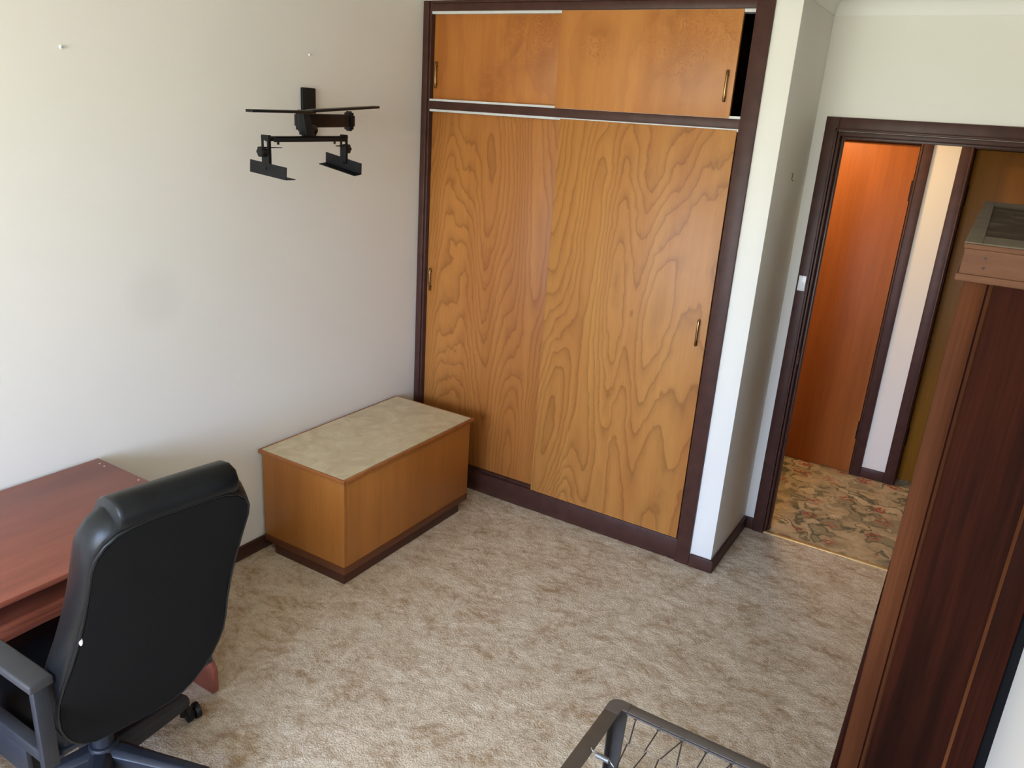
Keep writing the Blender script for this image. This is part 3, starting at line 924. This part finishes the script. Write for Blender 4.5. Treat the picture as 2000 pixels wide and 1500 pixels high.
for k in range(5):
    a = R(A0 + 72 * k)
    ca, sa = math.cos(a), math.sin(a)
    def leg_sec(r, w, z0, z1):
        c = Vector((ca * r, sa * r, 0)); s = Vector((-sa, ca, 0))
        return [c + s * w * 1.0 + Vector((0, 0, z0)), c + s * w * 1.0 + Vector((0, 0, z1 - 0.012)), c + s * w * 0.45 + Vector((0, 0, z1)),
                c - s * w * 0.45 + Vector((0, 0, z1)), c - s * w * 1.0 + Vector((0, 0, z1 - 0.012)), c - s * w * 1.0 + Vector((0, 0, z0))]
    lg = MB().rings([leg_sec(0.035, 0.034, 0.115, 0.186), leg_sec(0.12, 0.029, 0.106, 0.168), leg_sec(0.26, 0.025, 0.090, 0.140), leg_sec(0.312, 0.024, 0.086, 0.130), leg_sec(0.324, 0.017, 0.088, 0.118)], smooth=False)
    leg = lg.build('base_leg', M['plastic'], oc, bevel=0.003, smooth_angle=40)
    cx_, cy_ = ca * 0.304, sa * 0.304
    cs = MB()
    cs.cyl((cx_, cy_, 0.045), (cx_, cy_, 0.092), 0.009, 12)
    ang = R(78) if k == 1 else a + 0.9 + k * 1.3
    dx, dy = math.cos(ang), math.sin(ang)
    c0 = Vector((cx_ - dy * 0.014, cy_ + dx * 0.014, 0.029)) if k != 1 else Vector((cx_ - 0.006, cy_ + 0.042, 0.029))
    ax_ = Vector((dx, dy, 0))
    for s in (-1, 1):
        cs.tube([c0 + ax_ * s * 0.005, c0 + ax_ * s * 0.008, c0 + ax_ * s * 0.022, c0 + ax_ * s * 0.026], [0.026, 0.0285, 0.0285, 0.020], 20)
    cs.cyl(c0 - ax_ * 0.02, c0 + ax_ * 0.02, 0.012, 12)
    cs.build('caster', M['blackgloss'], leg, smooth_angle=40)
# arms: closed loops of moulded plastic
for s in (-1, 1):
    ya = s * 0.270 - 0.012
    fx, fp = (-0.026, -0.028) if s < 0 else (-0.150, -0.060)
    ab = MB()
    def seg(x0, z0, x1, z1, w, t):
        """flat bar in the arm's plane"""
        d_ = Vector((x1 - x0, 0, z1 - z0)).normalized()
        q = Vector((-d_.z, 0, d_.x)) * t
        vs = []
        for px, pz in ((x0, z0), (x1, z1)):
            p = Vector((px, ya, pz))
            for i, j in ((-1, -1), (1, -1), (1, 1), (-1, 1)):
                vs.append(p + q * i + Vector((0, w * j, 0)))
        ab.add(vs, [(3, 2, 1, 0), (4, 5, 6, 7), (0, 1, 5, 4), (1, 2, 6, 5), (2, 3, 7, 6), (3, 0, 4, 7)])
    seg(0.306 + fx, 0.488, 0.304 + fx, 0.724, 0.019, 0.012)      # rear post
    seg(0.312 + fx, 0.520, -0.020, 0.520, 0.016, 0.018)       # lower rail
    seg(-0.012, 0.505, -0.016, 0.724, 0.019, 0.012)      # front post
    ab.build('arm_frame', M['plastic'], oc, bevel=0.005)
    MB().box(0.0, 0.18, min(ya, s * 0.20), max(ya, s * 0.20), 0.396, 0.408).box(0.0, 0.18, ya - 0.006, ya + 0.006, 0.396, 0.51).build('arm_bracket', M['plastic'], oc, bevel=0.002)
    MB().box(-0.045, 0.325 + fp, ya - 0.029, ya + 0.029, 0.722, 0.746).build('arm_pad', M['armpad'], oc, bevel=0.006, seg=3)

# ------------------------------------------------------------------ tall bookcase, seen at its end
BX, BY, BH, BW, BL = 2.628, -1.500, 1.858, 0.284, 1.62
bc = thing('tall_bookcase', 'tall dark wooden bookcase with paler cornice standing against the right wall', 'bookcase', (BX, BY, 0.0), (0, R(0.35), R(0.5)))
def bb(x0, x1, y0, y1, z0, z1):
    return MB().box(x0, x1, y0, y1, z0, z1)
ZCAP = 1.776
bb(0.040, BW - 0.050, 0.006, 0.020, 0.03, ZCAP).build('end_panel', M['case'], bc)
bb(0.0, 0.046, 0.0, 0.024, 0.0, ZCAP).build('stile', M['case_stile'], bc, bevel=0.002)
bb(BW - 0.054, BW, 0.0, 0.024, 0.0, ZCAP).build('stile', M['case'], bc, bevel=0.002)
MB().prism([(0.0495, 0.0065), (0.0600, 0.0065), (0.0560, 0.002), (0.0495, 0.001)], 0.0, ZCAP, 'z').build('bead', M['case_stile'], bc)
MB().prism([(BW - 0.054, 0.006), (BW - 0.061, 0.006), (BW - 0.054, 0.0)], 0.0, ZCAP, 'z').build('bead', M['case_stile'], bc)
bb(0.004, BW, BL - 0.022, BL, 0.0, ZCAP).build('end_panel', M['case'], bc)
bb(BW - 0.012, BW, 0.024, BL - 0.022, 0.05, ZCAP).build('back_board', M['case'], bc)
for z in (0.10, 0.52, 0.905, 1.20, 1.50):
    bb(0.010, BW - 0.012, 0.024, BL - 0.022, z, z + 0.020).build('shelf', M['case'], bc)
bb(0.0, 0.020, BL - 0.05, BL, 0.0, ZCAP).build('stile', M['case'], bc)
bb(BW, BW + 0.027, 0.012, BL - 0.01, 0.0, ZCAP - 0.01).build('gap_shade_strip', M['gap_shade'], bc, label='near-black strip painting the shaded gap behind the bookcase')  # added strip: the slot's shade is put in as black colour
# lower doors, splayed a little out of true
for k in range(2):
    y0_ = 0.026 + k * (BL - 0.05) / 2
    y1_ = y0_ + (BL - 0.06) / 2
    MB().prism([(-0.004, 0.920), (-0.026, 0.06), (-0.006, 0.06), (0.008, 0.920)], y0_, y1_, 'y').build('lower_door', M['case'], bc, bevel=0.001)
bb(-0.004, BW, 0.0, BL, 0.0, 0.055).build('plinth', M['case'], bc)
# cornice
cp = bc
def ringbox(x0, x1, y0, y1, z0, z1):
    return bb(x0, x1, y0, y1, z0, z1)
ringbox(-0.018, BW + 0.004, -0.014, BL + 0.012, ZCAP, ZCAP + 0.016).build('cornice_moulding', M['cap'], bc, bevel=0.004)
ringbox(-0.012, BW + 0.004, -0.009, BL + 0.008, ZCAP + 0.015, BH - 0.014).build('cornice_board', M['cap'], bc, bevel=0.001)
for z in (ZCAP + 0.032, ZCAP + 0.052):
    MB().cyl((0.030, -0.0085, z), (0.030, -0.0102, z), 0.003, 10).build('nail', M['iron'], bc)
ringbox(-0.015, BW + 0.004, -0.012, 0.012, BH - 0.014, BH - 0.003).build('cornice_bead', M['cap'], bc, bevel=0.004)
fr = 0.018
for q in ((-0.015, fr, -0.006, BL + 0.01), (BW - fr, BW + 0.004, -0.006, BL + 0.01)):
    bb(q[0], q[1], q[2], q[3], BH - 0.012, BH).build('top_rail', M['dustframe'], bc, bevel=0.001)
bb(fr, BW - fr, -0.006, 0.16, BH - 0.012, BH).build('top_rail', M['dustframe'], bc, bevel=0.001)
bb(fr, BW - fr, BL - 0.22, BL + 0.01, BH - 0.012, BH).build('top_rail', M['dustframe'], bc, bevel=0.001)
bb(fr, BW - fr, 0.16, BL - 0.22, BH - 0.016, BH - 0.006).build('top_panel', M['dust'], bc)

# ------------------------------------------------------------------ steel bed base
bd = thing('bed_base', 'grey steel single bed base with wire mesh at the bottom of the view', 'bed', (2.44, -2.50, 0.0))
BXL, BXR, BYE, BYN, BZ = 2.000, 2.880, -1.546, -3.400, 0.400
def L(x, y, z):
    return (x - 2.44, y + 2.50, z)
def bxb(x0, x1, y0, y1, z0, z1):
    return MB().box(x0 - 2.44, x1 - 2.44, y0 + 2.5, y1 + 2.5, z0, z1)
def angle(mb, x0, x1, y0, y1, outer):
    t = 0.003
    mb.box(x0 - 2.44, x1 - 2.44, y0 + 2.5, y1 + 2.5, BZ - t, BZ)
    q = {'x0': (x0, x0 + t, y0, y1), 'x1': (x1 - t, x1, y0, y1), 'y1': (x0, x1, y1 - t, y1), 'y0': (x0, x1, y0, y0 + t)}[outer]
    mb.box(q[0] - 2.44, q[1] - 2.44, q[2] + 2.5, q[3] + 2.5, BZ - 0.035, BZ - t)
    return mb
cr_ = 0.062
angle(MB(), BXL, BXL + 0.046, BYN + cr_, BYE - cr_, 'x0').build('side_rail', M['bedsteel'], bd, bevel=0.001)
angle(MB(), BXR - 0.046, BXR, BYN + cr_, BYE - cr_, 'x1').build('side_rail', M['bedsteel'], bd, bevel=0.001)
angle(MB(), BXL + cr_, BXR - cr_, BYE - 0.036, BYE, 'y1').build('end_rail', M['bedsteel'], bd, bevel=0.001)
angle(MB(), BXL + cr_, BXR - cr_, BYN, BYN + 0.036, 'y0').build('end_rail', M['bedsteel'], bd, bevel=0.001)
for sx_, sy_ in ((0, 1), (1, 1), (0, 0), (1, 0)):
    # rounded corner plate
    cx_ = BXL if sx_ == 0 else BXR
    cy_ = BYE if sy_ == 1 else BYN
    dxs, dys = (1 if sx_ == 0 else -1), (-1 if sy_ == 1 else 1)
    pts = [(cr_, 0.0)]
    rr = 0.034
    for i in range(7):
        a = math.pi / 2 * i / 6
        pts.append((rr - rr * math.sin(a), rr - rr * math.cos(a)))
    pts += [(0.0, cr_), (0.046, cr_), (0.046, 0.036), (cr_, 0.036)]
    mb = MB().prism([L(cx_ + dxs * a, cy_ + dys * b, 0)[:2] for a, b in pts], BZ - 0.004, BZ + 0.0015, 'z')
    outer = pts[:9]
    wl = []
    for z in (BZ - 0.036, BZ - 0.002):
        wl.append([L(cx_ + dxs * a, cy_ + dys * b, z) for a, b in outer] + [L(cx_ + dxs * (a + 0.003), cy_ + dys * (b + 0.003), z) for a, b in reversed(outer)])
    mb.rings(wl)
    mb.build('corner_plate', M['bedsteel'], bd)
    # folded leg, tapering to the floor
    lg = MB()
    w0, w1_ = 0.046, 0.032
    for ax_i in (0, 1):
        vs = []
        for z, w in ((0.0, w1_), (BZ - 0.004, w0)):
            for u_, v_ in ((0.012, 0.012), (0.012 + w, 0.012), (0.012 + w, 0.0155), (0.012, 0.0155)):
                a, b = (u_, v_) if ax_i == 0 else (v_, u_)
                vs.append(L(cx_ + dxs * a, cy_ + dys * b, z))
        lg.add(vs, [(3, 2, 1, 0), (4, 5, 6, 7), (0, 1, 5, 4), (1, 2, 6, 5), (2, 3, 7, 6), (3, 0, 4, 7)])
    lg.build('leg', M['legsteel'], bd)
# wire mesh
WZ = 0.390
MB().tube([L(BXL + 0.062, BYE - 0.037, WZ + 0.003), L(BXR - 0.062, BYE - 0.037, WZ + 0.003)], 0.0032, 8).build('edge_rod', M['wire'], bd)
MB().tube([L(BXL + 0.062, BYN + 0.037, WZ + 0.003), L(BXR - 0.062, BYN + 0.037, WZ + 0.003)], 0.0032, 8).build('edge_rod', M['wire'], bd)
NX = 15
xs = [2.112 + 0.0475 * i for i in range(NX)]
rows = [BYE - 0.134 - 0.100 * j for j in range(17)]
hooks = [2.092 + 0.0718 * k for k in range(10)]
links = {0: [0], 1: [1], 2: [2, 3], 3: [4], 4: [5, 6], 5: [7], 6: [8, 9], 7: [10], 8: [11, 12], 9: [13, 14]}
def sag(y):
    return WZ - 0.004 - 0.012 * math.sin(math.pi * (BYE - y) / (BYE - BYN))
for hk_i, ends in links.items():
    hx = hooks[hk_i]
    MB().tube([L(hx - 0.004, BYE - 0.041, WZ - 0.002), L(hx - 0.004, BYE - 0.033, WZ + 0.001), L(hx, BYE - 0.030, WZ + 0.008), L(hx + 0.004, BYE - 0.036, WZ + 0.009), L(hx + 0.002, BYE - 0.044, WZ)], 0.0024, 6).build('hook', M['wire'], bd)
    for e_ in ends:
        MB().tube([L(hx, BYE - 0.040, WZ + 0.001), L(xs[e_], rows[0], sag(rows[0]))], 0.0022, 6).build('link', M['wire'], bd)
for i, x in enumerate(xs):
    pts = []
    for j, y in enumerate(rows):
        pts.append(L(x + (0.006 if (i + j) % 2 else -0.004), y, sag(y)))
    MB().tube(pts, 0.0022, 6).build('wire_strand', M['wire'], bd)
for j, y in enumerate(rows):
    pts = [L(x + (0.006 if (i + j) % 2 else -0.004), y + (0.003 if i % 2 else -0.003), sag(y) + 0.002) for i, x in enumerate(xs)]
    MB().tube(pts, 0.0012, 6).build('cross_wire', M['crosswire'], bd)
# tension springs along the side rails
for j, y in enumerate(rows[1:17:2]):
    for side in (0, 1):
        xa_, xb_ = (BXL + 0.044, xs[0]) if side == 0 else (BXR - 0.044, xs[-1])
        sgn = 1 if side == 0 else -1
        pts = []
        turns, st = 12, 8
        c0, c1 = xa_ + sgn * 0.014, xb_ - sgn * 0.016
        for k in range(turns * st + 1):
            a = 2 * math.pi * k / st
            pts.append(L(c0 + (c1 - c0) * k / (turns * st), y + 0.0065 * math.cos(a), WZ + 0.003 + 0.0065 * math.sin(a)))
        pts = [L(xa_ - sgn * 0.006, y + 0.006, WZ + 0.012), L(xa_ - sgn * 0.002, y, WZ + 0.014), L(xa_ + sgn * 0.007, y, WZ + 0.006)] + pts + [L(xb_ - sgn * 0.010, y, WZ), L(xb_, y, sag(y))]
        MB().tube(pts, 0.0019, 5).build('spring', M['zinc'], bd, smooth_angle=80)
